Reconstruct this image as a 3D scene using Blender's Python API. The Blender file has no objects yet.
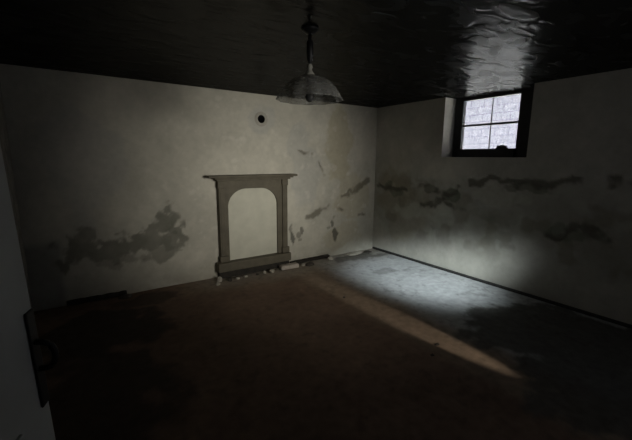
import bpy, bmesh, math, random
import numpy as np
from mathutils import Vector, Matrix, Quaternion

random.seed(7)
PI = math.pi
scene = bpy.context.scene
COL = scene.collection

# ------------------------------------------------------------------ room measures (metres)
XL, XR = -0.47, 4.028          # left / right wall faces
YN, YB = -0.80, 4.190          # near / back wall faces
H = 2.280                      # ceiling height
WY0, WY1, WZ0 = 1.88, 2.95, 1.52   # window recess in the right wall (reaches the ceiling)

# ------------------------------------------------------------------ helpers
def link(name, me, mat=None, parent=None):
    o = bpy.data.objects.new(name, me)
    COL.objects.link(o)
    if mat is not None:
        me.materials.append(mat)
    if parent is not None:
        o.parent = parent
    return o

def obj(name, bm, mat, parent=None, smooth=False):
    me = bpy.data.meshes.new(name)
    bmesh.ops.recalc_face_normals(bm, faces=bm.faces)
    bm.to_mesh(me); bm.free()
    if smooth:
        for p in me.polygons:
            p.use_smooth = True
    return link(name, me, mat, parent)

def empty(name, loc, rz=0.0):
    o = bpy.data.objects.new(name, None)
    o.empty_display_size = 0.1
    o.location = loc
    o.rotation_euler = (0, 0, rz)
    COL.objects.link(o)
    return o

def tag(o, label=None, cat=None, group=None, kind=None):
    if label: o['label'] = label
    if cat: o['category'] = cat
    if group: o['group'] = group
    if kind: o['kind'] = kind
    return o

def struct(o, label=None, cat=None):
    return tag(o, label, cat, None, 'structure')

def bx(bm, x0, x1, y0, y1, z0, z1, bevel=0.0):
    r = bmesh.ops.create_cube(bm, size=1.0)
    vs = r['verts']
    for v in vs:
        v.co = Vector(((x0 + x1) / 2 + v.co.x * (x1 - x0), (y0 + y1) / 2 + v.co.y * (y1 - y0), (z0 + z1) / 2 + v.co.z * (z1 - z0)))
    if bevel > 0:
        es = list({e for v in vs for e in v.link_edges})
        bmesh.ops.bevel(bm, geom=es, offset=bevel, segments=2, affect='EDGES', profile=0.5)

def lathe(bm, prof, seg=32, cx=0, cy=0, mod=None):
    rings = []
    for i, (r, z) in enumerate(prof):
        ring = []
        for k in range(seg):
            a = 2 * PI * k / seg
            rr = r * (mod(a, i) if mod else 1)
            ring.append(bm.verts.new((cx + rr * math.cos(a), cy + rr * math.sin(a), z)))
        rings.append(ring)
    for a, b in zip(rings, rings[1:]):
        for k in range(seg):
            bm.faces.new((a[k], a[(k + 1) % seg], b[(k + 1) % seg], b[k]))
    return rings

def cap(bm, ring):
    bm.faces.new(ring)

def tube(bm, pts, rad, seg=10):
    pts = [Vector(p) for p in pts]
    rings = []
    for i, p in enumerate(pts):
        d = (pts[min(i + 1, len(pts) - 1)] - pts[max(i - 1, 0)]).normalized()
        ref = Vector((0, 0, 1)) if abs(d.z) < 0.8 else Vector((1, 0, 0))
        a = d.cross(ref).normalized(); b = d.cross(a)
        r = rad[i] if isinstance(rad, (list, tuple)) else rad
        rings.append([bm.verts.new(p + a * r * math.cos(2 * PI * k / seg) + b * r * math.sin(2 * PI * k / seg)) for k in range(seg)])
    for a, b in zip(rings, rings[1:]):
        for k in range(seg):
            bm.faces.new((a[k], a[(k + 1) % seg], b[(k + 1) % seg], b[k]))
    bm.faces.new(rings[0]); bm.faces.new(rings[-1])

# ---- value noise on numpy arrays
def _hash(i, j, s):
    n = (i * 374761393 + j * 668265263 + s * 974711) & 0xFFFFFFFF
    n = ((n ^ (n >> 13)) * 1274126177) & 0xFFFFFFFF
    return ((n ^ (n >> 16)) & 0xFFFF) / 65535.0

def vnoise(u, v, sc, s=0):
    u = np.asarray(u) * sc + 137.0; v = np.asarray(v) * sc + 91.0
    i = np.floor(u).astype(np.int64); j = np.floor(v).astype(np.int64)
    f = u - i; g = v - j
    f = f * f * (3 - 2 * f); g = g * g * (3 - 2 * g)
    return (_hash(i, j, s) * (1 - f) + _hash(i + 1, j, s) * f) * (1 - g) + (_hash(i, j + 1, s) * (1 - f) + _hash(i + 1, j + 1, s) * f) * g

def fbm(u, v, sc, s=0, octs=4):
    t = 0; a = 0.5; w = 0
    for k in range(octs):
        t = t + a * vnoise(u, v, sc * 2 ** k, s + 17 * k); w += a; a *= 0.5
    return t / w

def sstep(x, a, b):
    t = np.clip((x - a) / (b - a), 0, 1)
    return t * t * (3 - 2 * t)

def blobs(u, v, lst, s=0, rough=0.55, sc=7.0):
    """lst of (u, v, ru, rv, strength) -> ragged mask"""
    wu = u + (fbm(u, v, 6, s + 3) - 0.5) * 0.12
    wv = v + (fbm(u, v, 6, s + 5) - 0.5) * 0.12
    m = np.zeros_like(u)
    n = fbm(u, v, sc, s)
    for (a, b, ra, rb, st) in lst:
        d = 1 - np.sqrt(((wu - a) / ra) ** 2 + ((wv - b) / rb) ** 2)
        m = np.maximum(m, st * sstep(d + (n - 0.5) * rough * 2, 0.0, 0.28))
    return m

def polyl(u, v, pts, w, s=0, warp=0.06, gap=0.0):
    wu = u + (fbm(u, v, 8, s + 3) - 0.5) * warp * 2
    wv = v + (fbm(u, v, 8, s + 5) - 0.5) * warp * 2
    best = np.full_like(u, 9.0)
    for (a, b) in zip(pts, pts[1:]):
        ax, ay = a; dx, dy = b[0] - ax, b[1] - ay
        t = np.clip(((wu - ax) * dx + (wv - ay) * dy) / (dx * dx + dy * dy + 1e-9), 0, 1)
        best = np.minimum(best, np.hypot(wu - ax - t * dx, wv - ay - t * dy))
    m = 1 - sstep(best, w * 0.3, w)
    return m * sstep(fbm(u, v, 5, s + 9), gap - 0.1, gap + 0.1) if gap > 0 else m

def mixc(c, m, col):
    return c * (1 - m[..., None]) + np.array(col)[None, :] * m[..., None]

# ------------------------------------------------------------------ materials
def mat_new(name):
    m = bpy.data.materials.new(name); m.use_nodes = True
    nt = m.node_tree
    return m, nt, nt.nodes['Principled BSDF']

def plain(name, col, rough=0.6, var=0.25, scale=12.0, bump=0.15, spec=0.4, metal=0.0):
    m, nt, b = mat_new(name)
    tc = nt.nodes.new('ShaderNodeTexCoord')
    n = nt.nodes.new('ShaderNodeTexNoise'); n.inputs['Scale'].default_value = scale; n.inputs['Detail'].default_value = 6
    nt.links.new(tc.outputs['Object'], n.inputs['Vector'])
    r = nt.nodes.new('ShaderNodeValToRGB')
    r.color_ramp.elements[0].position = 0.3; r.color_ramp.elements[1].position = 0.7
    r.color_ramp.elements[0].color = (*[c * (1 - var) for c in col], 1)
    r.color_ramp.elements[1].color = (*[min(1, c * (1 + var)) for c in col], 1)
    nt.links.new(n.outputs['Fac'], r.inputs['Fac'])
    nt.links.new(r.outputs['Color'], b.inputs['Base Color'])
    b.inputs['Roughness'].default_value = rough
    b.inputs['Specular IOR Level'].default_value = spec
    b.inputs['Metallic'].default_value = metal
    if bump:
        bp = nt.nodes.new('ShaderNodeBump'); bp.inputs['Strength'].default_value = bump; bp.inputs['Distance'].default_value = 0.01
        nt.links.new(n.outputs['Fac'], bp.inputs['Height']); nt.links.new(bp.outputs['Normal'], b.inputs['Normal'])
    return m

def attr_mat(name, rough=0.85, spec=0.25, var=0.06, scale=18, bump=0.08):
    """albedo from the mesh's own 'plaster' colour (stains, plus some painted shade) and fine grain"""
    m, nt, b = mat_new(name)
    at = nt.nodes.new('ShaderNodeAttribute'); at.attribute_name = 'plaster'
    tc = nt.nodes.new('ShaderNodeTexCoord')
    n = nt.nodes.new('ShaderNodeTexNoise'); n.inputs['Scale'].default_value = scale; n.inputs['Detail'].default_value = 5
    nt.links.new(tc.outputs['Object'], n.inputs['Vector'])
    mr = nt.nodes.new('ShaderNodeMapRange')
    mr.inputs['From Min'].default_value = 0.3; mr.inputs['From Max'].default_value = 0.7
    mr.inputs['To Min'].default_value = 1 - var; mr.inputs['To Max'].default_value = 1 + var
    nt.links.new(n.outputs['Fac'], mr.inputs['Value'])
    mx = nt.nodes.new('ShaderNodeVectorMath'); mx.operation = 'SCALE'
    nt.links.new(at.outputs['Color'], mx.inputs[0]); nt.links.new(mr.outputs['Result'], mx.inputs['Scale'])
    nt.links.new(mx.outputs['Vector'], b.inputs['Base Color'])
    b.inputs['Roughness'].default_value = rough
    b.inputs['Specular IOR Level'].default_value = spec
    bp = nt.nodes.new('ShaderNodeBump'); bp.inputs['Strength'].default_value = bump; bp.inputs['Distance'].default_value = 0.006
    nt.links.new(n.outputs['Fac'], bp.inputs['Height']); nt.links.new(bp.outputs['Normal'], b.inputs['Normal'])
    return m

M = {}
M['plaster'] = attr_mat('old_plaster')
M['floor'] = attr_mat('worn_floor', rough=0.8, spec=0.2, var=0.15, scale=16, bump=0.2)
M['near'] = plain('dim_plaster', (0.30, 0.28, 0.24), 0.9)
M['taupe'] = plain('taupe_painted_wood', (0.098, 0.084, 0.057), 0.65, 0.18, 9)
M['infill'] = plain('pale_painted_board', (0.50, 0.485, 0.40), 0.8, 0.09, 6, 0.05)
M['dark_wood'] = plain('dark_wood_and_shade', (0.022, 0.018, 0.013), 0.8, 0.4, 20)  # dark boards, and the painted shade strip under the bottom rail
M['hearth'] = plain('dirty_hearth_stone', (0.10, 0.085, 0.06), 0.8, 0.3, 14)
M['frame'] = plain('dark_window_paint', (0.022, 0.022, 0.024), 0.6, 0.3, 16)
M['skirt'] = plain('dark_skirting', (0.035, 0.034, 0.031), 0.7, 0.3, 16)
M['door'] = plain('grey_white_door_paint', (0.60, 0.61, 0.57), 0.55, 0.08, 5, 0.05)
M['iron'] = plain('black_iron', (0.010, 0.010, 0.011), 0.5, 0.3, 30)
M['brass'] = plain('dull_pale_metal', (0.35, 0.34, 0.30), 0.45, 0.2, 20)
M['soot'] = plain('soot', (0.006, 0.006, 0.006), 0.95, 0.3, 20)
M['collar'] = plain('painted_collar', (0.36, 0.34, 0.29), 0.8, 0.1, 12)
M['rubble'] = plain('plaster_rubble', (0.38, 0.35, 0.29), 0.9, 0.25, 20, 0.4)
M['rubble_dark'] = plain('dirty_rubble', (0.06, 0.05, 0.04), 0.9, 0.3, 20, 0.4)
M['brick_pale'] = plain('pale_brick_piece', (0.40, 0.35, 0.30), 0.9, 0.15, 20, 0.3)
M['lead'] = plain('debris_clump', (0.03, 0.03, 0.035), 0.9, 0.5, 40, 0.4)

# glossy black painted ceiling boards with an uneven, sagging coat
m, nt, b = mat_new('black_gloss_ceiling'); M['ceiling'] = m
tc = nt.nodes.new('ShaderNodeTexCoord')
mp = nt.nodes.new('ShaderNodeMapping'); mp.inputs['Scale'].default_value = (1.0, 2.2, 1); mp.inputs['Rotation'].default_value = (0, 0, 0.5)
nt.links.new(tc.outputs['Object'], mp.inputs['Vector'])
n1 = nt.nodes.new('ShaderNodeTexNoise'); n1.inputs['Scale'].default_value = 4.0; n1.inputs['Detail'].default_value = 1.5; n1.inputs['Distortion'].default_value = 0.8
nt.links.new(mp.outputs['Vector'], n1.inputs['Vector'])
bp = nt.nodes.new('ShaderNodeBump'); bp.inputs['Strength'].default_value = 0.45; bp.inputs['Distance'].default_value = 0.03
nt.links.new(n1.outputs['Fac'], bp.inputs['Height']); out = nt.nodes['Material Output']; nt.nodes.remove(b)
df = nt.nodes.new('ShaderNodeBsdfDiffuse'); df.inputs['Color'].default_value = (0.010, 0.010, 0.009, 1)
gs = nt.nodes.new('ShaderNodeBsdfGlossy'); gs.inputs['Color'].default_value = (1, 1, 1, 1)
ms = nt.nodes.new('ShaderNodeMixShader'); ms.inputs[0].default_value = 0.055
nt.links.new(df.outputs[0], ms.inputs[1]); nt.links.new(gs.outputs[0], ms.inputs[2]); nt.links.new(ms.outputs[0], out.inputs['Surface'])
nt.links.new(bp.outputs['Normal'], gs.inputs['Normal']); nt.links.new(bp.outputs['Normal'], df.inputs['Normal'])
mr = nt.nodes.new('ShaderNodeMapRange')
mr.inputs['From Min'].default_value = 0.35; mr.inputs['From Max'].default_value = 0.65
mr.inputs['To Min'].default_value = 0.20; mr.inputs['To Max'].default_value = 0.31
nt.links.new(n1.outputs['Fac'], mr.inputs['Value']); nt.links.new(mr.outputs['Result'], gs.inputs['Roughness'])

# thin frosted lamp glass
m = bpy.data.materials.new('frosted_glass_shade'); m.use_nodes = True; M['shade'] = m
nt = m.node_tree; nt.nodes.clear()
out = nt.nodes.new('ShaderNodeOutputMaterial')
tr = nt.nodes.new('ShaderNodeBsdfTransparent'); tr.inputs['Color'].default_value = (0.86, 0.86, 0.84, 1)
tl = nt.nodes.new('ShaderNodeBsdfTranslucent'); tl.inputs['Color'].default_value = (0.5, 0.5, 0.49, 1)
di = nt.nodes.new('ShaderNodeBsdfPrincipled'); di.inputs['Base Color'].default_value = (0.4, 0.4, 0.39, 1); di.inputs['Roughness'].default_value = 0.2
nz = nt.nodes.new('ShaderNodeTexNoise'); nz.inputs['Scale'].default_value = 9
a1 = nt.nodes.new('ShaderNodeMixShader'); a1.inputs[0].default_value = 0.45
a2 = nt.nodes.new('ShaderNodeMixShader')
mr = nt.nodes.new('ShaderNodeMapRange'); mr.inputs['To Min'].default_value = 0.25; mr.inputs['To Max'].default_value = 0.55
nt.links.new(nz.outputs['Fac'], mr.inputs['Value']); nt.links.new(mr.outputs['Result'], a2.inputs[0])
nt.links.new(di.outputs[0], a1.inputs[1]); nt.links.new(tl.outputs[0], a1.inputs[2])
nt.links.new(tr.outputs[0], a2.inputs[1]); nt.links.new(a1.outputs[0], a2.inputs[2])
nt.links.new(a2.outputs[0], out.inputs['Surface'])

# window pane: clear thin glass with a film of dirt
m = bpy.data.materials.new('dusty_window_glass'); m.use_nodes = True; M['pane'] = m
nt = m.node_tree; nt.nodes.clear()
out = nt.nodes.new('ShaderNodeOutputMaterial')
tr = nt.nodes.new('ShaderNodeBsdfTransparent'); tr.inputs['Color'].default_value = (0.95, 0.96, 0.98, 1)
gl = nt.nodes.new('ShaderNodeBsdfGlossy'); gl.inputs['Roughness'].default_value = 0.05
tl = nt.nodes.new('ShaderNodeBsdfTranslucent'); tl.inputs['Color'].default_value = (0.7, 0.7, 0.75, 1)
a1 = nt.nodes.new('ShaderNodeMixShader'); a1.inputs[0].default_value = 0.05
a2 = nt.nodes.new('ShaderNodeMixShader')
nz = nt.nodes.new('ShaderNodeTexNoise'); nz.inputs['Scale'].default_value = 14; nz.inputs['Detail'].default_value = 5
mr = nt.nodes.new('ShaderNodeMapRange'); mr.inputs['From Min'].default_value = 0.35; mr.inputs['From Max'].default_value = 0.7; mr.inputs['To Min'].default_value = 0.03; mr.inputs['To Max'].default_value = 0.22
nt.links.new(nz.outputs['Fac'], mr.inputs['Value']); nt.links.new(mr.outputs['Result'], a2.inputs[0])
nt.links.new(tr.outputs[0], a1.inputs[1]); nt.links.new(gl.outputs[0], a1.inputs[2])
nt.links.new(a1.outputs[0], a2.inputs[1]); nt.links.new(tl.outputs[0], a2.inputs[2])
nt.links.new(a2.outputs[0], out.inputs['Surface'])

# whitewashed brick of the yard wall outside
m, nt, b = mat_new('whitewashed_brick'); M['yard'] = m
tc = nt.nodes.new('ShaderNodeTexCoord')
sp = nt.nodes.new('ShaderNodeSeparateXYZ'); cb = nt.nodes.new('ShaderNodeCombineXYZ')
nt.links.new(tc.outputs['Object'], sp.inputs[0]); nt.links.new(sp.outputs['Y'], cb.inputs['X']); nt.links.new(sp.outputs['Z'], cb.inputs['Y'])
br = nt.nodes.new('ShaderNodeTexBrick')
br.inputs['Scale'].default_value = 1.0; br.inputs['Brick Width'].default_value = 0.36; br.inputs['Row Height'].default_value = 0.19
br.inputs['Mortar Size'].default_value = 0.013
br.inputs['Color1'].default_value = (0.185, 0.185, 0.225, 1); br.inputs['Color2'].default_value = (0.160, 0.160, 0.20, 1); br.inputs['Mortar'].default_value = (0.095, 0.09, 0.135, 1)
nt.links.new(cb.outputs[0], br.inputs['Vector']); nt.links.new(br.outputs['Color'], b.inputs['Base Color'])
b.inputs['Roughness'].default_value = 0.9
M['yardground'] = plain('pale_yard_paving', (0.56, 0.57, 0.55), 0.9, 0.12, 4)

# ------------------------------------------------------------------ gridded wall / floor skins
def skin(name, us, vs, to3, hole, colour, relief, mat, thick, outward):
    us = np.array(us); vs = np.array(vs)
    U, V = np.meshgrid(us, vs, indexing='ij')
    col = colour(U, V)
    rel = relief(U, V) if relief else np.zeros_like(U)
    bm = bmesh.new()
    lay = bm.verts.layers.float_color.new('plaster')
    nu, nv = U.shape
    verts = [[bm.verts.new(to3(U[i, j], V[i, j], rel[i, j])) for j in range(nv)] for i in range(nu)]
    bm.verts.index_update()
    for i in range(nu - 1):
        for j in range(nv - 1):
            if hole and hole((us[i] + us[i + 1]) / 2, (vs[j] + vs[j + 1]) / 2):
                continue
            bm.faces.new((verts[i][j], verts[i + 1][j], verts[i + 1][j + 1], verts[i][j + 1]))
    for i in range(nu):
        for j in range(nv):
            c = col[i, j]
            verts[i][j][lay] = (c[0], c[1], c[2], 1)
    bmesh.ops.delete(bm, geom=[v for v in bm.verts if not v.link_faces], context='VERTS')
    be = [e for e in bm.edges if len(e.link_faces) == 1]
    r = bmesh.ops.extrude_edge_only(bm, edges=be)
    ov = Vector(outward) * thick
    for v in [g for g in r['geom'] if isinstance(g, bmesh.types.BMVert)]:
        v.co += ov
    o = obj(name, bm, mat)
    return struct(o)

def axis(a, b, step, snaps=()):
    pts = list(np.arange(a, b, step)) + [b]
    pts = [p for p in pts if all(abs(p - s) > step * 0.45 for s in snaps)] + list(snaps)
    return sorted(pts)

BASE = (0.47, 0.445, 0.375)

def back_fields(u, z):
    n = fbm(u, z, 1.6, 2); n2 = fbm(u, z, 6, 8)
    dark = blobs(u, z, [(-0.02, 0.56, 0.26, 0.20, .9), (0.28, 0.52, 0.36, 0.18, 1), (0.60, 0.55, 0.26, 0.17, 1),
                        (0.80, 0.74, 0.15, 0.20, 1), (0.88, 0.58, 0.14, 0.15, .85), (0.70, 0.42, 0.22, 0.12, .75), (0.30, 0.40, 0.3, 0.1, .6)], 21, 0.75, 11)
    dark = dark * (0.75 + 0.5 * (n2 - 0.5))
    damp = np.exp(-np.maximum(z, 0) / 0.22) * 0.45 * sstep(fbm(u, z, 3, 31), 0.3, 0.6)
    band = sstep(0.66 - z + (n2 - .5) * .1, -0.05, 0.05) * sstep(-0.20 - u + (n2 - .5) * .06, -0.03, 0.04) * 0.55
    cr = blobs(u, z, [(2.47, 0.36, 0.035, 0.13, 1), (2.45, 0.52, 0.03, 0.06, .7), (2.57, 0.40, 0.05, 0.06, .7), (2.63, 0.46, 0.03, 0.08, .9),
                      (2.60, 0.31, .04, .03, .6), (3.17, 0.50, 0.035, 0.09, .9), (3.22, 0.33, 0.035, 0.13, 1), (3.10, 0.43, .06, .03, .6), (3.20, .62, .03, .04, .5)], 41, 0.45, 14)
    cr2 = np.maximum.reduce([
        polyl(u, z, [(2.72, 0.66), (3.10, 0.76), (3.42, 0.94), (3.62, 1.02), (3.88, 1.14)], 0.05, 46, 0.09, 0.42),
        polyl(u, z, [(3.55, 1.0), (3.78, 1.10), (3.92, 1.16)], 0.06, 52, 0.08),
        polyl(u, z, [(2.58, 1.62), (2.76, 1.52), (2.98, 1.34), (3.02, 1.20)], 0.03, 47, 0.08, 0.5),
        polyl(u, z, [(3.30, 0.75), (3.5, 0.62), (3.9, 0.60)], 0.04, 48, 0.08, 0.5)])
    return n, n2, dark, damp, band, cr, cr2

def back_col(u, z):
    n, n2, dark, damp, band, cr, cr2 = back_fields(u, z)
    c = np.ones(u.shape + (3,)) * np.array(BASE)
    c = c * (0.78 + 0.44 * n)[..., None] * (0.88 + 0.24 * n2)[..., None]
    yel = blobs(u, z, [(3.25, 1.7, 0.30, 0.5, .5), (3.6, 0.9, 0.35, 0.35, .35), (3.4, 0.3, 0.4, 0.2, .35)], 61, 0.6, 4)
    c = mixc(c, yel, (0.36, 0.31, 0.19))
    grey = blobs(u, z, [(2.70, 1.25, 0.30, 0.5, .35), (2.55, 1.65, .2, .3, .35), (0.1, 1.4, .4, .6, .3)], 66, 0.7, 3)
    c = mixc(c, grey, (0.33, 0.33, 0.32))
    pale = blobs(u, z, [(2.02, 1.97, 0.21, 0.20, .55)], 71, 0.15, 9)
    c = mixc(c, pale, (0.40, 0.39, 0.36))
    chips = sstep(fbm(u, z, 11, 77), 0.69, 0.74) * 0.35 * sstep(u, 0.4, 1.2)
    c = mixc(c, chips, (0.60, 0.57, 0.50))
    c = mixc(c, dark, (0.115, 0.115, 0.09))
    spots = blobs(u, z, [(0.134, 0.554, 0.035, 0.035, .9), (0.70, 0.80, .05, .04, .7), (1.02, .80, .035, .03, .6)], 81, 0.1)
    c = mixc(c, spots, (0.42, 0.40, 0.34))
    c = mixc(c, damp, (0.17, 0.15, 0.11))
    c = mixc(c, band, (0.16, 0.16, 0.15))
    c = mixc(c, cr2 * 0.75, (0.11, 0.10, 0.07))
    c = mixc(c, cr * 0.75, (0.05, 0.05, 0.04))
    return c

def back_rel(u, z):
    n, n2, dark, damp, band, cr, cr2 = back_fields(u, z)
    return -0.005 * dark - 0.004 * cr - 0.003 * cr2 + 0.002 * (n - .5) - 0.002

FZ, FX, FR = 1.978, 2.010, 0.055     # flue hole
us = axis(XL - 0.05, XR + 0.05, 0.016, (FX - FR, FX + FR))
vs = axis(-0.02, H + 0.02, 0.016, (FZ - FR, FZ + FR))
skin('wall_back', us, vs, lambda u, v, r: (u, YB - r, v),
     lambda u, v: abs(u - FX) < FR and abs(v - FZ) < FR, back_col, back_rel, M['plaster'], 0.25, (0, 1, 0))

def right_fields(y, z):
    n = fbm(y, z, 1.5, 102); n2 = fbm(y, z, 6, 108)
    ledge_shade = np.maximum.reduce([
        polyl(y, z, [(2.50, 1.20), (2.36, 1.27), (2.14, 1.29), (1.95, 1.22), (1.81, 1.245), (1.62, 1.22), (1.50, 1.26), (1.40, 1.32), (1.10, 1.32), (0.3, 1.34)], 0.06, 121, 0.08, 0.40),
        polyl(y, z, [(4.10, 1.08), (3.95, 1.06), (3.70, 1.02), (3.55, 1.07)], 0.05, 122, 0.06, 0.35),
        polyl(y, z, [(3.25, 1.13), (3.05, 1.10), (2.78, 1.02), (2.66, 1.14)], 0.055, 123, 0.07, 0.35),
        polyl(y, z, [(3.2, .86), (2.9, 0.92), (2.6, 0.88)], 0.05, 124, 0.08, 0.45),
        polyl(y, z, [(1.6, .72), (1.45, 0.76), (1.34, 0.84), (1.1, .8)], 0.05, 125, 0.07, 0.3)])
    flake = blobs(y, z, [(2.75, 1.06, 0.16, 0.09, 1), (3.72, 0.98, 0.16, 0.08, .8), (3.90, 1.07, 0.10, .07, .9), (3.1, 1.1, .18, .06, .8),
                         (1.4, 0.76, 0.2, 0.1, .8), (1.85, 1.20, 0.3, 0.05, .8), (2.2, .85, .3, .1, .35)], 131, 0.6)
    lower = sstep(1.2 - z + (fbm(y, z, 4, 141) - .5) * .5, -0.1, 0.25) * sstep(fbm(y, z, 2.6, 145), 0.40, 0.62)
    return n, n2, ledge_shade, flake, lower

def right_col(y, z):
    n, n2, ledge_shade, flake, lower = right_fields(y, z)
    c = np.ones(y.shape + (3,)) * np.array((0.42, 0.40, 0.345))
    c = c * (0.68 + 0.64 * n)[..., None] * (0.86 + 0.28 * n2)[..., None]
    yel = blobs(y, z, [(3.75, 1.0, .35, .5, .5), (3.3, 0.8, .4, .3, .35), (3.6, 0.5, .3, .3, .35)], 161, .6, 4)
    c = mixc(c, yel, (0.30, 0.26, 0.16))
    c = mixc(c, lower * sstep(z, 0.25, 0.6) * 0.55, (0.25, 0.235, 0.19))
    mott = sstep(fbm(y, z, 5, 181), 0.50, 0.66) * sstep(1.35 - z, 0.0, 0.2) * sstep(z, 0.2, 0.55) * 0.5
    c = mixc(c, mott, (0.17, 0.16, 0.12))
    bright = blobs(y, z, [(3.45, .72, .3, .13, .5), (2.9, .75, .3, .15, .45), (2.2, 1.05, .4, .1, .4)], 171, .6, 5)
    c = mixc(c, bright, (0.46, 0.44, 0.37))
    c = mixc(c, flake * 0.75, (0.11, 0.12, 0.085))
    c = mixc(c, ledge_shade * 0.8, (0.085, 0.08, 0.06))  # shadow line under the broken plaster ledge, painted into the colour
    return c

def right_rel(y, z):
    n, n2, ledge_shade, flake, lower = right_fields(y, z)
    return -0.006 * ledge_shade - 0.005 * flake - 0.002 * lower + 0.003 * (n - .5) - 0.002

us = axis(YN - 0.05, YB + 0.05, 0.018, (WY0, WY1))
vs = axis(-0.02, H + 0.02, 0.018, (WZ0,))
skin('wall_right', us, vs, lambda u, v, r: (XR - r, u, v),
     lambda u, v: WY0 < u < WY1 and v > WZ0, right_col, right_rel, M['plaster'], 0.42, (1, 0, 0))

def floor_col(x, y):
    n = fbm(x, y, 2.2, 202); n2 = fbm(x, y, 9, 208)
    edge = x + (fbm(x, y, 3, 211) - .5) * 0.16
    brown = np.ones(x.shape + (3,)) * np.array((0.185, 0.122, 0.086))
    brown = brown * (0.75 + 0.5 * n)[..., None]
    tan = np.array((0.24, 0.18, 0.13)); conc = np.array((0.42, 0.425, 0.42))
    c = mixc(brown, sstep(edge, 2.12, 2.30), tan)
    c = mixc(c, sstep(edge, 2.50, 2.85), conc)
    # bare dusty margin along the fireplace wall
    mar = sstep(y + (fbm(x, y, 3, 221) - .5) * .3, 3.55, 4.0) * 0.8
    c = mixc(c, mar * sstep(x, 0.7, 1.4), (0.30, 0.265, 0.215))
    dirt_and_shade = blobs(x, y, [(3.4, 3.95, .5, .2, .7), (3.2, 1.45, .65, .45, .9), (3.4, .8, .9, .9, .9), (3.75, 1.35, .35, .5, .85), (2.9, .6, .8, .7, .9), (3.3, 3.2, .2, .1, .4)], 231, .7, 5)
    c = mixc(c, dirt_and_shade, (0.085, 0.080, 0.070))  # dirt marks, plus shade painted into the unlit right side of the floor
    soot = blobs(x, y, [(0.1, 3.4, .55, .6, .8), (0.0, 2.4, .5, .8, .7), (0.5, 3.9, .5, .2, .6)], 261, .6, 4)
    c = mixc(c, soot, (0.035, 0.033, 0.029))
    spots = sstep(fbm(x, y, 14, 241), 0.66, 0.72) * 0.3
    c = mixc(c, spots, (0.06, 0.05, 0.04))
    return c * (0.85 + 0.3 * n2)[..., None]

def floor_rel(x, y):
    return 0.006 * (fbm(x, y, 5, 251) - 0.5) - 0.003

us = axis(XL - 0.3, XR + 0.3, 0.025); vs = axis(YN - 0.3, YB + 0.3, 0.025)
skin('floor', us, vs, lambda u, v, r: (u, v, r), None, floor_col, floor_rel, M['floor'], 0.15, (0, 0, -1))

bm = bmesh.new()
bx(bm, XL - 0.3, XR + 0.45, YN - 0.3, YB + 0.3, H, H + 0.25)
struct(obj('ceiling', bm, M['ceiling']))

# left wall with the open doorway, hall behind it, near wall with an assumed opening for the added lamps
DY0, DY1, DH = -0.56, 0.28, 2.02
bm = bmesh.new()
bx(bm, XL - 0.15, XL, DY1, YB + 0.2, 0.0, H)
bx(bm, XL - 0.15, XL, YN - 0.2, DY0, 0.0, H)
bx(bm, XL - 0.15, XL, DY0, DY1, DH, H)
struct(obj('wall_left', bm, M['near']))
NX0, NX1, NZ0, NZ1 = 1.50, 2.75, 0.95, 2.0
bm = bmesh.new()
bx(bm, XL, NX0, YN - 0.3, YN, 0.0, H)
bx(bm, NX1, XR + 0.2, YN - 0.3, YN, 0.0, H)
bx(bm, NX0, NX1, YN - 0.3, YN, 0.0, NZ0)
bx(bm, NX0, NX1, YN - 0.3, YN, NZ1, H)
struct(obj('wall_near', bm, M['near']))
bm = bmesh.new()
bx(bm, XL - 1.4, XL - 1.3, -1.3, 1.0, 0.0, H + .1)
bx(bm, XL - 1.3, XL - 0.15, -1.3, -1.2, 0.0, H + .1)
bx(bm, XL - 1.3, XL - 0.15, 0.9, 1.0, 0.0, H + .1)
bx(bm, XL - 1.4, XL - 0.3, -1.3, 1.0, H, H + .1)
bx(bm, XL - 1.4, XL - 0.3, -1.3, 1.0, -0.15, -0.003)
struct(obj('wall_hall', bm, M['near']))

# thin dark skirting along the window wall
bm = bmesh.new()
bx(bm, XR - 0.020, XR - 0.001, YN, YB - 0.02, 0.0, 0.034, 0.004)
struct(obj('baseboard_right', bm, M['skirt']))

# ------------------------------------------------------------------ window_1 in the right wall
win = struct(empty('window_1', (XR + 0.28, (WY0 + WY1) / 2, WZ0)), 'small high barred window with dark frame deep in the right wall', 'window')
ox, oy, oz = win.location
GY0, GY1, GZ0, GZ1 = 2.12, 2.835, 1.625, 2.238     # glass
bm = bmesh.new()
fx0, fx1 = 4.255 - ox, 4.325 - ox
bx(bm, fx0, fx1, WY0 - oy, GY0 - oy, WZ0 - oz, H - oz - .001, 0.004)
bx(bm, fx0, fx1, GY1 - oy, WY1 - oy, WZ0 - oz, H - oz - .001, 0.004)
bx(bm, fx0, fx1, GY0 - oy, GY1 - oy, GZ1 - oz, H - oz - .001, 0.004)
bx(bm, fx0 - 0.03, fx1, GY0 - oy, GY1 - oy, WZ0 - oz, GZ0 - oz, 0.004)
obj('frame', bm, M['frame'], win)
bm = bmesh.new()
bx(bm, 4.270 - ox, 4.300 - ox, GY0 - oy, GY1 - oy, 1.912 - oz, 1.938 - oz, 0.003)
obj('glazing_bar', bm, M['frame'], win)
bm = bmesh.new()
bx(bm, 4.280 - ox, 4.296 - ox, 2.454 - oy, 2.462 - oy, GZ0 - oz, GZ1 - oz, 0.002)
obj('glazing_bar', bm, M['frame'], win)
bm = bmesh.new()
bx(bm, 4.3005 - ox, 4.3045 - ox, GY0 - oy - 0.005, GY1 - oy + 0.005, GZ0 - oz - 0.005, GZ1 - oz + 0.005)
obj('pane', bm, M['pane'], win)
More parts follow.
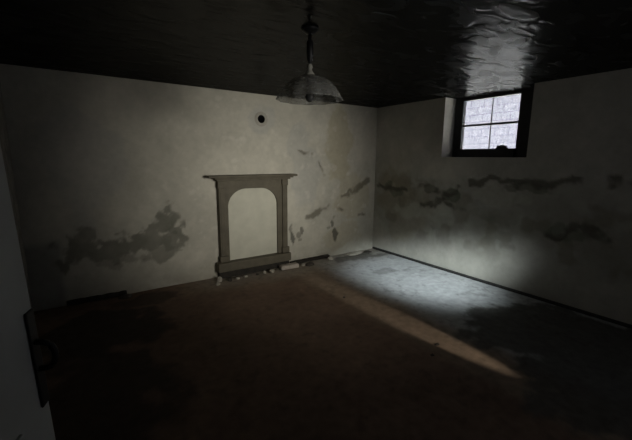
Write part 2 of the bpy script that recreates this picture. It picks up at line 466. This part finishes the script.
# rusty wire grille fixed on the outside
bm = bmesh.new()
for k in range(1, 8):
    y = GY0 + (GY1 - GY0) * k / 8
    tube(bm, [(4.345 - ox, y - oy, GZ0 - 0.02 - oz), (4.345 - ox, y - oy, GZ1 + 0.02 - oz)], 0.0018, 6)
for k in range(1, 7):
    z = GZ0 + (GZ1 - GZ0) * k / 7
    tube(bm, [(4.349 - ox, GY0 - 0.02 - oy, z - oz), (4.349 - ox, GY1 + 0.02 - oy, z - oz)], 0.0018, 6)
obj('wire_grille', bm, plain('grille_wire', (0.10, 0.09, 0.16), 0.7), win)

# yard outside
bm = bmesh.new(); bx(bm, 4.45, 9.4, -6, 12, 1.30, 1.45); struct(obj('yard_ground', bm, M['yardground']))
bm = bmesh.new(); bx(bm, 9.0, 9.2, -6, 12, 1.45, 4.2); struct(obj('wall_yard', bm, M['yard']))

# clump of debris on the window's bottom rail
def lump(name, loc, size, mat, seed, sub=2, jag=0.25, rot=0.0):
    rnd = random.Random(seed)
    bm = bmesh.new()
    bmesh.ops.create_icosphere(bm, subdivisions=sub, radius=1.0)
    planes = [(Vector((rnd.uniform(-1, 1), rnd.uniform(-1, 1), rnd.uniform(-1, 1))).normalized(), rnd.uniform(0.5, 0.85)) for _ in range(9)]
    for v in bm.verts:
        for nrm, d in planes:                       # knapped flat faces
            k = v.co.dot(nrm)
            if k > d: v.co -= nrm * (k - d)
        v.co *= 1 + rnd.uniform(-jag, jag) * 0.35
    for v in bm.verts:
        v.co = Vector((v.co.x * size[0], v.co.y * size[1], v.co.z * size[2]))
    for v in bm.verts:
        v.co.z = max(v.co.z, -0.3 * size[2])
    zmin = min(v.co.z for v in bm.verts)
    for v in bm.verts:
        v.co.z -= zmin
    o = obj(name, bm, mat)
    o.location = loc; o.rotation_euler = (0, 0, rot)
    return o

tag(lump('debris_clump', (4.245, 2.27, GZ0), (0.02, 0.085, 0.034), M['lead'], 5, 3, 0.6),
    'small dark clump of debris on the bottom rail of the window', 'debris')

# ------------------------------------------------------------------ fireplace surround
fp = tag(empty('fireplace_surround', (1.86, YB - 0.002, 0)), 'taupe wooden fireplace surround with arched blocked opening and mantel shelf on pale wall', 'fireplace')
fx, fy = fp.location.x, fp.location.y
PL, PR, PT = 1.395 - fx, 2.345 - fx, 1.215      # panel extents
OL, OR_, OB, OT = 1.515 - fx, 2.200 - fx, 0.200, 1.110
# front panel with a round-shouldered arch cut out
pts_in = [(OL, OB)]
rad_x, rad_z = 0.24, 0.22
n = 14
for k in range(n + 1):
    a = PI - (PI / 2) * k / n
    pts_in.append((OL + rad_x + rad_x * math.cos(a), OT - rad_z + rad_z * math.sin(a)))
for k in range(n + 1):
    a = PI / 2 - (PI / 2) * k / n
    pts_in.append((OR_ - rad_x + rad_x * math.cos(a), OT - rad_z + rad_z * math.sin(a)))
pts_in.append((OR_, OB))

def arch_panel(bm, inner, outer_l, outer_r, outer_b, outer_t, y0, y1):
    """plate between an arch line and a rectangle, extruded from y0 to y1"""
    outer = []
    m_ = len(inner)
    for i, (x, z) in enumerate(inner):
        if i == 0: outer.append((outer_l, outer_b))
        elif i == m_ - 1: outer.append((outer_r, outer_b))
        else:
            cx = (OL + OR_) / 2
            t = (i - 1) / (m_ - 3)
            per = [(outer_l, OT - rad_z), (outer_l, outer_t), (outer_r, outer_t), (outer_r, OT - rad_z)]
            L = [math.dist(per[0], per[1]), math.dist(per[1], per[2]), math.dist(per[2], per[3])]
            s = t * sum(L)
            j = 0
            while j < 2 and s > L[j] + 1e-9:
                s -= L[j]; j += 1
            f = s / L[j]
            outer.append((per[j][0] + f * (per[j + 1][0] - per[j][0]), per[j][1] + f * (per[j + 1][1] - per[j][1])))
    # snap nearest outer points to the two top corners
    for c in ((outer_l, outer_t), (outer_r, outer_t)):
        k = min(range(m_), key=lambda q: math.dist(outer[q], c)); outer[k] = c
    vi = [[bm.verts.new((x, y, z)) for (x, z) in inner] for y in (y0, y1)]
    vo = [[bm.verts.new((x, y, z)) for (x, z) in outer] for y in (y0, y1)]
    for i in range(m_ - 1):
        bm.faces.new((vi[0][i], vi[0][i + 1], vo[0][i + 1], vo[0][i]))
        bm.faces.new((vi[1][i], vo[1][i], vo[1][i + 1], vi[1][i + 1]))
        bm.faces.new((vi[0][i], vi[1][i], vi[1][i + 1], vi[0][i + 1]))
        bm.faces.new((vo[0][i], vo[0][i + 1], vo[1][i + 1], vo[1][i]))
    for e in (0, m_ - 1):
        bm.faces.new((vi[0][e], vo[0][e], vo[1][e], vi[1][e]))

bm = bmesh.new()
arch_panel(bm, pts_in, PL, PR, OB, PT, -0.050, 0.0)
obj('arched_panel', bm, M['taupe'], fp)
for s0, s1 in ((PL, PL + 0.075), (PR - 0.075, PR)):
    bm = bmesh.new()
    bx(bm, s0, s1, -0.072, -0.0505, 0.28, 1.13, 0.006)
    bx(bm, s0 - 0.008, s1 + 0.006, -0.080, -0.0505, 1.13, PT - 0.002, 0.005)
    bx(bm, s0 + 0.018, s1 - 0.018, -0.077, -0.0715, 0.30, 1.08, 0.003)
    obj('pilaster', bm, M['taupe'], fp)
    bm = bmesh.new()
    bx(bm, s0 - 0.015, s1 + 0.02, -0.085, -0.0505, 0.201, 0.28, 0.006)
    obj('plinth_block', bm, M['taupe'], fp)
bm = bmesh.new()
bx(bm, PL - 0.03, PR + 0.03, -0.105, 0.0, PT, PT + 0.022, 0.005)
bx(bm, PL - 0.06, PR + 0.06, -0.135, 0.0, PT + 0.022, PT + 0.040, 0.006)
obj('cornice_moulding', bm, M['taupe'], fp)
bm = bmesh.new()
bx(bm, 1.255 - fx, 2.450 - fx, -0.165, 0.0, PT + 0.040, PT + 0.068, 0.006)
obj('mantel_shelf', bm, M['taupe'], fp)
bm = bmesh.new()
bx(bm, OL - 0.05, OR_ + 0.05, -0.022, -0.004, OB - 0.02, OT + 0.03)
o = obj('infill_board', bm, M['infill'], fp); o['label'] = 'pale blank board closing the arched opening'
# cross rail under the opening
bm = bmesh.new()
bx(bm, PL - 0.055, PR + 0.03, -0.120, 0.0, 0.085, 0.199, 0.012)
obj('bottom_rail', bm, M['taupe'], fp)
bm = bmesh.new()
bx(bm, PL - 0.03, PR + 0.01, -0.085, 0.0, 0.0, 0.084)  # dark strip standing in for the shadow line under the rail
o = obj('shade_strip', bm, M['dark_wood'], fp); o['label'] = 'dark strip put in for the shade under the bottom rail'

# flue hole
fl = tag(empty('flue_collar', (FX, YB - 0.0005, FZ)), 'round black stovepipe hole with pale collar high above the mantel shelf', 'flue hole')
bm = bmesh.new()
prof = [(0.049, 0.0), (0.050, 0.005), (0.056, 0.007), (0.080, 0.005), (0.092, 0.0005)]
lathe(bm, prof, 40)
for v in bm.verts: v.co = Vector((v.co.x, -v.co.z, v.co.y))
obj('collar_ring', bm, M['collar'], fl, True)
bm = bmesh.new()
rg = lathe(bm, [(0.050, 0.004), (0.050, -0.22), (0.045, -0.225)], 40); cap(bm, rg[-1])
for v in bm.verts: v.co = Vector((v.co.x, -v.co.z, v.co.y))
o = obj('flue_pipe', bm, M['soot'], fl, True); o['label'] = 'sooty black inside of the pipe hole'

# ------------------------------------------------------------------ pendant lamp
LX, LY = 1.265, 1.930
pd = tag(empty('pendant_lamp', (LX, LY, H)), 'pendant lamp with frosted fluted glass shade hanging on dark stem from black ceiling', 'ceiling lamp')
bm = bmesh.new()
rg = lathe(bm, [(0.055, 0.0), (0.052, -0.012), (0.030, -0.030), (0.012, -0.036)], 28); cap(bm, rg[-1]); cap(bm, rg[0])
obj('ceiling_rose', bm, M['iron'], pd, True)
bm = bmesh.new()
rg = lathe(bm, [(0.011, -0.03), (0.011, -0.07), (0.020, -0.075), (0.022, -0.13), (0.018, -0.185), (0.010, -0.195), (0.009, -0.22)], 20); cap(bm, rg[0]); cap(bm, rg[-1])
obj('stem', bm, M['iron'], pd, True)
bm = bmesh.new()
rg = lathe(bm, [(0.008, -0.205), (0.015, -0.214), (0.018, -0.226), (0.013, -0.240), (0.020, -0.255), (0.036, -0.272), (0.034, -0.280)], 24); cap(bm, rg[0]); cap(bm, rg[-1])
o = obj('shade_holder', bm, M['brass'], pd, True); o['label'] = 'pale metal knob and cap holding the shade'
bm = bmesh.new()
prof = [(0.030, -0.274), (0.062, -0.282), (0.100, -0.298), (0.138, -0.324), (0.168, -0.356), (0.188, -0.388), (0.200, -0.410), (0.206, -0.422)]
lathe(bm, prof, 96, mod=lambda a, i: 1 + 0.035 * (i / 7) * math.cos(12 * a))
o = obj('lamp_shade', bm, M['shade'], pd, True)
md = o.modifiers.new('thick', 'SOLIDIFY'); md.thickness = 0.003
bm = bmesh.new()
rg = lathe(bm, [(0.020, -0.276), (0.022, -0.30), (0.024, -0.335), (0.020, -0.345)], 20); cap(bm, rg[0]); cap(bm, rg[-1])
obj('lamp_socket', bm, M['iron'], pd, True)
bm = bmesh.new()
rg = lathe(bm, [(0.013, -0.345), (0.015, -0.36), (0.025, -0.380), (0.030, -0.400), (0.026, -0.420), (0.014, -0.432), (0.003, -0.435)], 20); cap(bm, rg[0]); cap(bm, rg[-1])
obj('bulb', bm, plain('dead_bulb', (0.05, 0.05, 0.05), 0.25, 0.1), pd, True)

# ------------------------------------------------------------------ door_1 standing open at the left
hinge = Vector((-0.450, 0.290)); free = Vector((-0.100, 1.155))
d = free - hinge; DW = d.length; ang = math.atan2(d.y, d.x)
dr = struct(empty('door_1', (hinge.x, hinge.y, 0.006), ang), 'grey white door standing open at the left edge with black lock plate', 'door')
dr.rotation_euler = (0, math.radians(-3.5), ang)
# local x runs from hinge to free edge, local -y faces the room
bm = bmesh.new()
bx(bm, 0.0, DW, 0.0, 0.040, 0.0, 1.98, 0.003)
obj('door_leaf', bm, M['door'], dr)
bm = bmesh.new()
for (x0, x1, z0, z1) in ((0.11, DW - 0.13, 0.22, 0.80), (0.11, DW - 0.13, 1.05, 1.84)):
    bx(bm, x0, x1, -0.010, -0.0005, z0, z0 + 0.03, 0.003); bx(bm, x0, x1, -0.010, -0.0005, z1 - 0.03, z1, 0.003)
    bx(bm, x0, x0 + 0.03, -0.010, -0.0005, z0 + .03, z1 - .03, 0.003); bx(bm, x1 - 0.03, x1, -0.010, -0.0005, z0 + .03, z1 - .03, 0.003)
obj('panel_moulding', bm, M['door'], dr)
bm = bmesh.new()
px = DW - 0.022
bx(bm, px - 0.017, px + 0.017, -0.007, -0.0005, 0.790, 1.060, 0.003)
lp = obj('lock_plate', bm, M['iron'], dr); lp['label'] = 'long black iron lock plate'
bm = bmesh.new()
hp = []
for k in range(13):
    a = -PI / 2 + PI * k / 12
    hp.append((px, -0.006 - 0.040 * max(0.0, math.cos(a)) ** 0.6, 0.935 + 0.038 * math.sin(a)))
tube(bm, hp, 0.008, 10)
obj('bow_handle', bm, M['iron'], lp, True)

# ------------------------------------------------------------------ loose boards and rubble along the fireplace wall
def board(name, x0, y0, x1, y1, w, h, mat, label, cat, z=0.0, seed=0):
    L = math.hypot(x1 - x0, y1 - y0)
    rnd = random.Random(seed)
    bm = bmesh.new()
    n = 14
    prev = None
    for i in range(n + 1):
        x = L * i / n
        jt = rnd.uniform(-0.008, 0.008); jh = rnd.uniform(0.82, 1.0)
        ring = [bm.verts.new((x, -w / 2 + jt, 0)), bm.verts.new((x, w / 2, 0)), bm.verts.new((x, w / 2, h * jh)), bm.verts.new((x, -w / 2 + jt, h * jh * rnd.uniform(.85, 1)))]
        if prev:
            for k in range(4):
                bm.faces.new((prev[k], prev[(k + 1) % 4], ring[(k + 1) % 4], ring[k]))
        else:
            bm.faces.new(ring)
        prev = ring
    bm.faces.new(prev)
    o = obj(name, bm, mat)
    o.location = (x0, y0, z); o.rotation_euler = (0, 0, math.atan2(y1 - y0, x1 - x0))
    return tag(o, label, cat)

board('skirting_board', -0.20, 4.168, 0.34, 4.168, 0.030, 0.050, M['dark_wood'], 'broken length of dark skirting board at the foot of the wall below the dark stain', 'board', 0.002, 3)
board('charred_board', 2.40, 4.135, 3.08, 4.150, 0.05, 0.045, M['dark_wood'], 'narrow blackened board on the floor right of the fireplace', 'board', 0.002, 4)
tag(lump('dark_rubble', (0.31, 4.08, 0.0), (0.07, 0.05, 0.04), M['rubble_dark'], 11), 'dark lump of rubble beside the end of the broken skirting board', 'rubble', None, 'thing')

G = 'plaster rubble along the hearth'
bm = bmesh.new(); bx(bm, -0.135, 0.135, -0.05, 0.05, 0, 0.055, 0.008)
bk = obj('pale_brick', bm, M['brick_pale']); bk.location = (2.30, 4.015, 0.001); bk.rotation_euler = (0, 0, -0.03)
tag(bk, 'pale brick lying flat in front of the right end of the fireplace', 'brick')
rub = [('plaster_chunk', 1.335, 4.03, (.045, .035, .045), 'rubble', 'pale plaster chunk at the left foot of the fireplace surround'),
       ('plaster_chunk', 1.28, 3.93, (.045, .03, .025), 'rubble', 'flat plaster chunk on the floor just left of the fireplace'),
       ('plaster_chunk', 1.44, 3.98, (.04, .035, .03), 'rubble_dark', 'dirty plaster chunk in front of the left plinth block of the fireplace'),
       ('plaster_chunk', 1.66, 4.00, (.035, .03, .022), 'rubble', 'small plaster chunk under the left part of the blocked arch'),
       ('plaster_chunk', 1.83, 4.00, (.03, .025, .02), 'rubble_dark', 'small dark plaster chunk under the middle of the blocked arch'),
       ('plaster_chunk', 2.03, 3.99, (.06, .04, .035), 'rubble', 'larger pale plaster chunk next to the left end of the pale brick'),
       ('plaster_chunk', 2.62, 3.97, (.09, .05, .03), 'rubble_dark', 'broad dark plaster chunk on the floor right of the pale brick'),
       ('plaster_chunk', 1.55, 3.985, (.03, .025, .025), 'rubble', 'rounded plaster chunk in front of the left jamb of the blocked arch'),
       ('plaster_chunk', 1.93, 4.00, (.035, .025, .03), 'rubble', 'pale plaster chunk under the right half of the blocked arch'),
       ('plaster_chunk', 2.52, 4.00, (.04, .03, .03), 'rubble', 'small plaster chunk touching the right end of the pale brick'),
       ('plaster_chunk', 3.02, 4.04, (.06, .05, .035), 'rubble', 'pale plaster chunk before the right end of the blackened board'),
       ('plaster_chunk', 3.52, 4.08, (.16, .08, .035), 'rubble', 'wide low heap of fallen plaster in the far corner'),
       ('plaster_chunk', 3.78, 4.02, (.09, .07, .03), 'rubble_dark', 'low dark chunk in the far corner against the window wall')]
for i, (nm, x, y, s, mt, lab) in enumerate(rub):
    tag(lump(nm, (x, y, -0.001), s, M[mt], 40 + i, 2, 0.3, i * 0.9 if s[0] < .08 else 0.1), lab, 'rubble', G)
for i, (x, y, s, lab) in enumerate([(2.29, 2.79, (.022, .018, .012), 'tiny dark stone at the far end of the lit strip of floor'),
                                   (2.31, 1.61, (.022, .02, .014), 'tiny dark stone midway along the narrow lit streak on the floor'),
                                   (2.15, 1.53, (.020, .018, .014), 'tiny dark stone on brown floor just below the lit streak')]):
    tag(lump('floor_stone', (x, y, -0.001), s, M['rubble_dark'], 70 + i, 2, 0.3), lab, 'stone', 'small stones on the floor')

# ------------------------------------------------------------------ light
w = bpy.data.worlds.new('sky'); scene.world = w; w.use_nodes = True
bg = w.node_tree.nodes['Background']
bg.inputs['Color'].default_value = (0.80, 0.85, 1.0, 1); bg.inputs['Strength'].default_value = 0.8

def light(name, kind, loc, target, energy, col, **kw):
    l = bpy.data.lights.new(name, kind); l.energy = energy; l.color = col
    for k, v in kw.items(): setattr(l, k, v)
    o = bpy.data.objects.new(name, l); COL.objects.link(o)
    o.location = loc
    o.rotation_euler = (Vector(target) - Vector(loc)).to_track_quat('-Z', 'Y').to_euler()
    return o

# lamp added as daylight at the assumed opening in the near wall
light('added_daylight', 'AREA', (1.95, -0.78, 1.45), (2.05, 4.19, 1.12), 8.2, (1.0, 0.965, 0.87), shape='RECTANGLE', size=0.9, size_y=0.9, spread=math.radians(47))
# added unseen spot: low soft beam that reaches the floor and foot of the window wall
b1 = light('added_beam', 'SPOT', (2.30, -0.75, 1.80), (3.62, 2.86, -0.02), 1350, (0.84, 0.95, 1.0), spot_size=math.radians(28), spot_blend=1.0, shadow_soft_size=0.15)
b1.scale = (1, 0.58, 1)
# outdoor sun, then a narrow spot added at the assumed opening
sun = light('sun', 'SUN', (6, 30, 30), (6, 0, 0), 48, (1.0, 0.98, 0.95), angle=math.radians(2))
b2 = light('added_shaft', 'SPOT', (2.50, -0.75, 1.50), (2.40, 1.95, 0.0), 120, (1.0, 0.88, 0.74), spot_size=math.radians(24), spot_blend=0.6, shadow_soft_size=0.02)
b2.scale = (0.25, 1, 1)

# ------------------------------------------------------------------ camera
fw = Vector((0.5558446505439749, 0.8124643664229014, -0.1758930861480342))
rt = Vector((0.8260820777137577, -0.563497420080013, 0.007684949140408055))
up = Vector((0.0928715529199749, 0.14957376393005137, 0.9843792784298284))
cam = bpy.data.cameras.new('camera'); co = bpy.data.objects.new('camera', cam); COL.objects.link(co)
mat = Matrix((rt, up, -fw)).transposed().to_4x4(); mat.translation = Vector((0, 0, 1.5))
co.matrix_world = mat
cam.sensor_fit = 'HORIZONTAL'; cam.sensor_width = 36; cam.lens = 348.8106 / 632 * 36; cam.clip_start = 0.02
scene.camera = co

vs_ = scene.view_settings
vs_.view_transform = 'Standard'; vs_.look = 'None'; vs_.exposure = 0.0; vs_.gamma = 1.0; vs_.use_curve_mapping = False
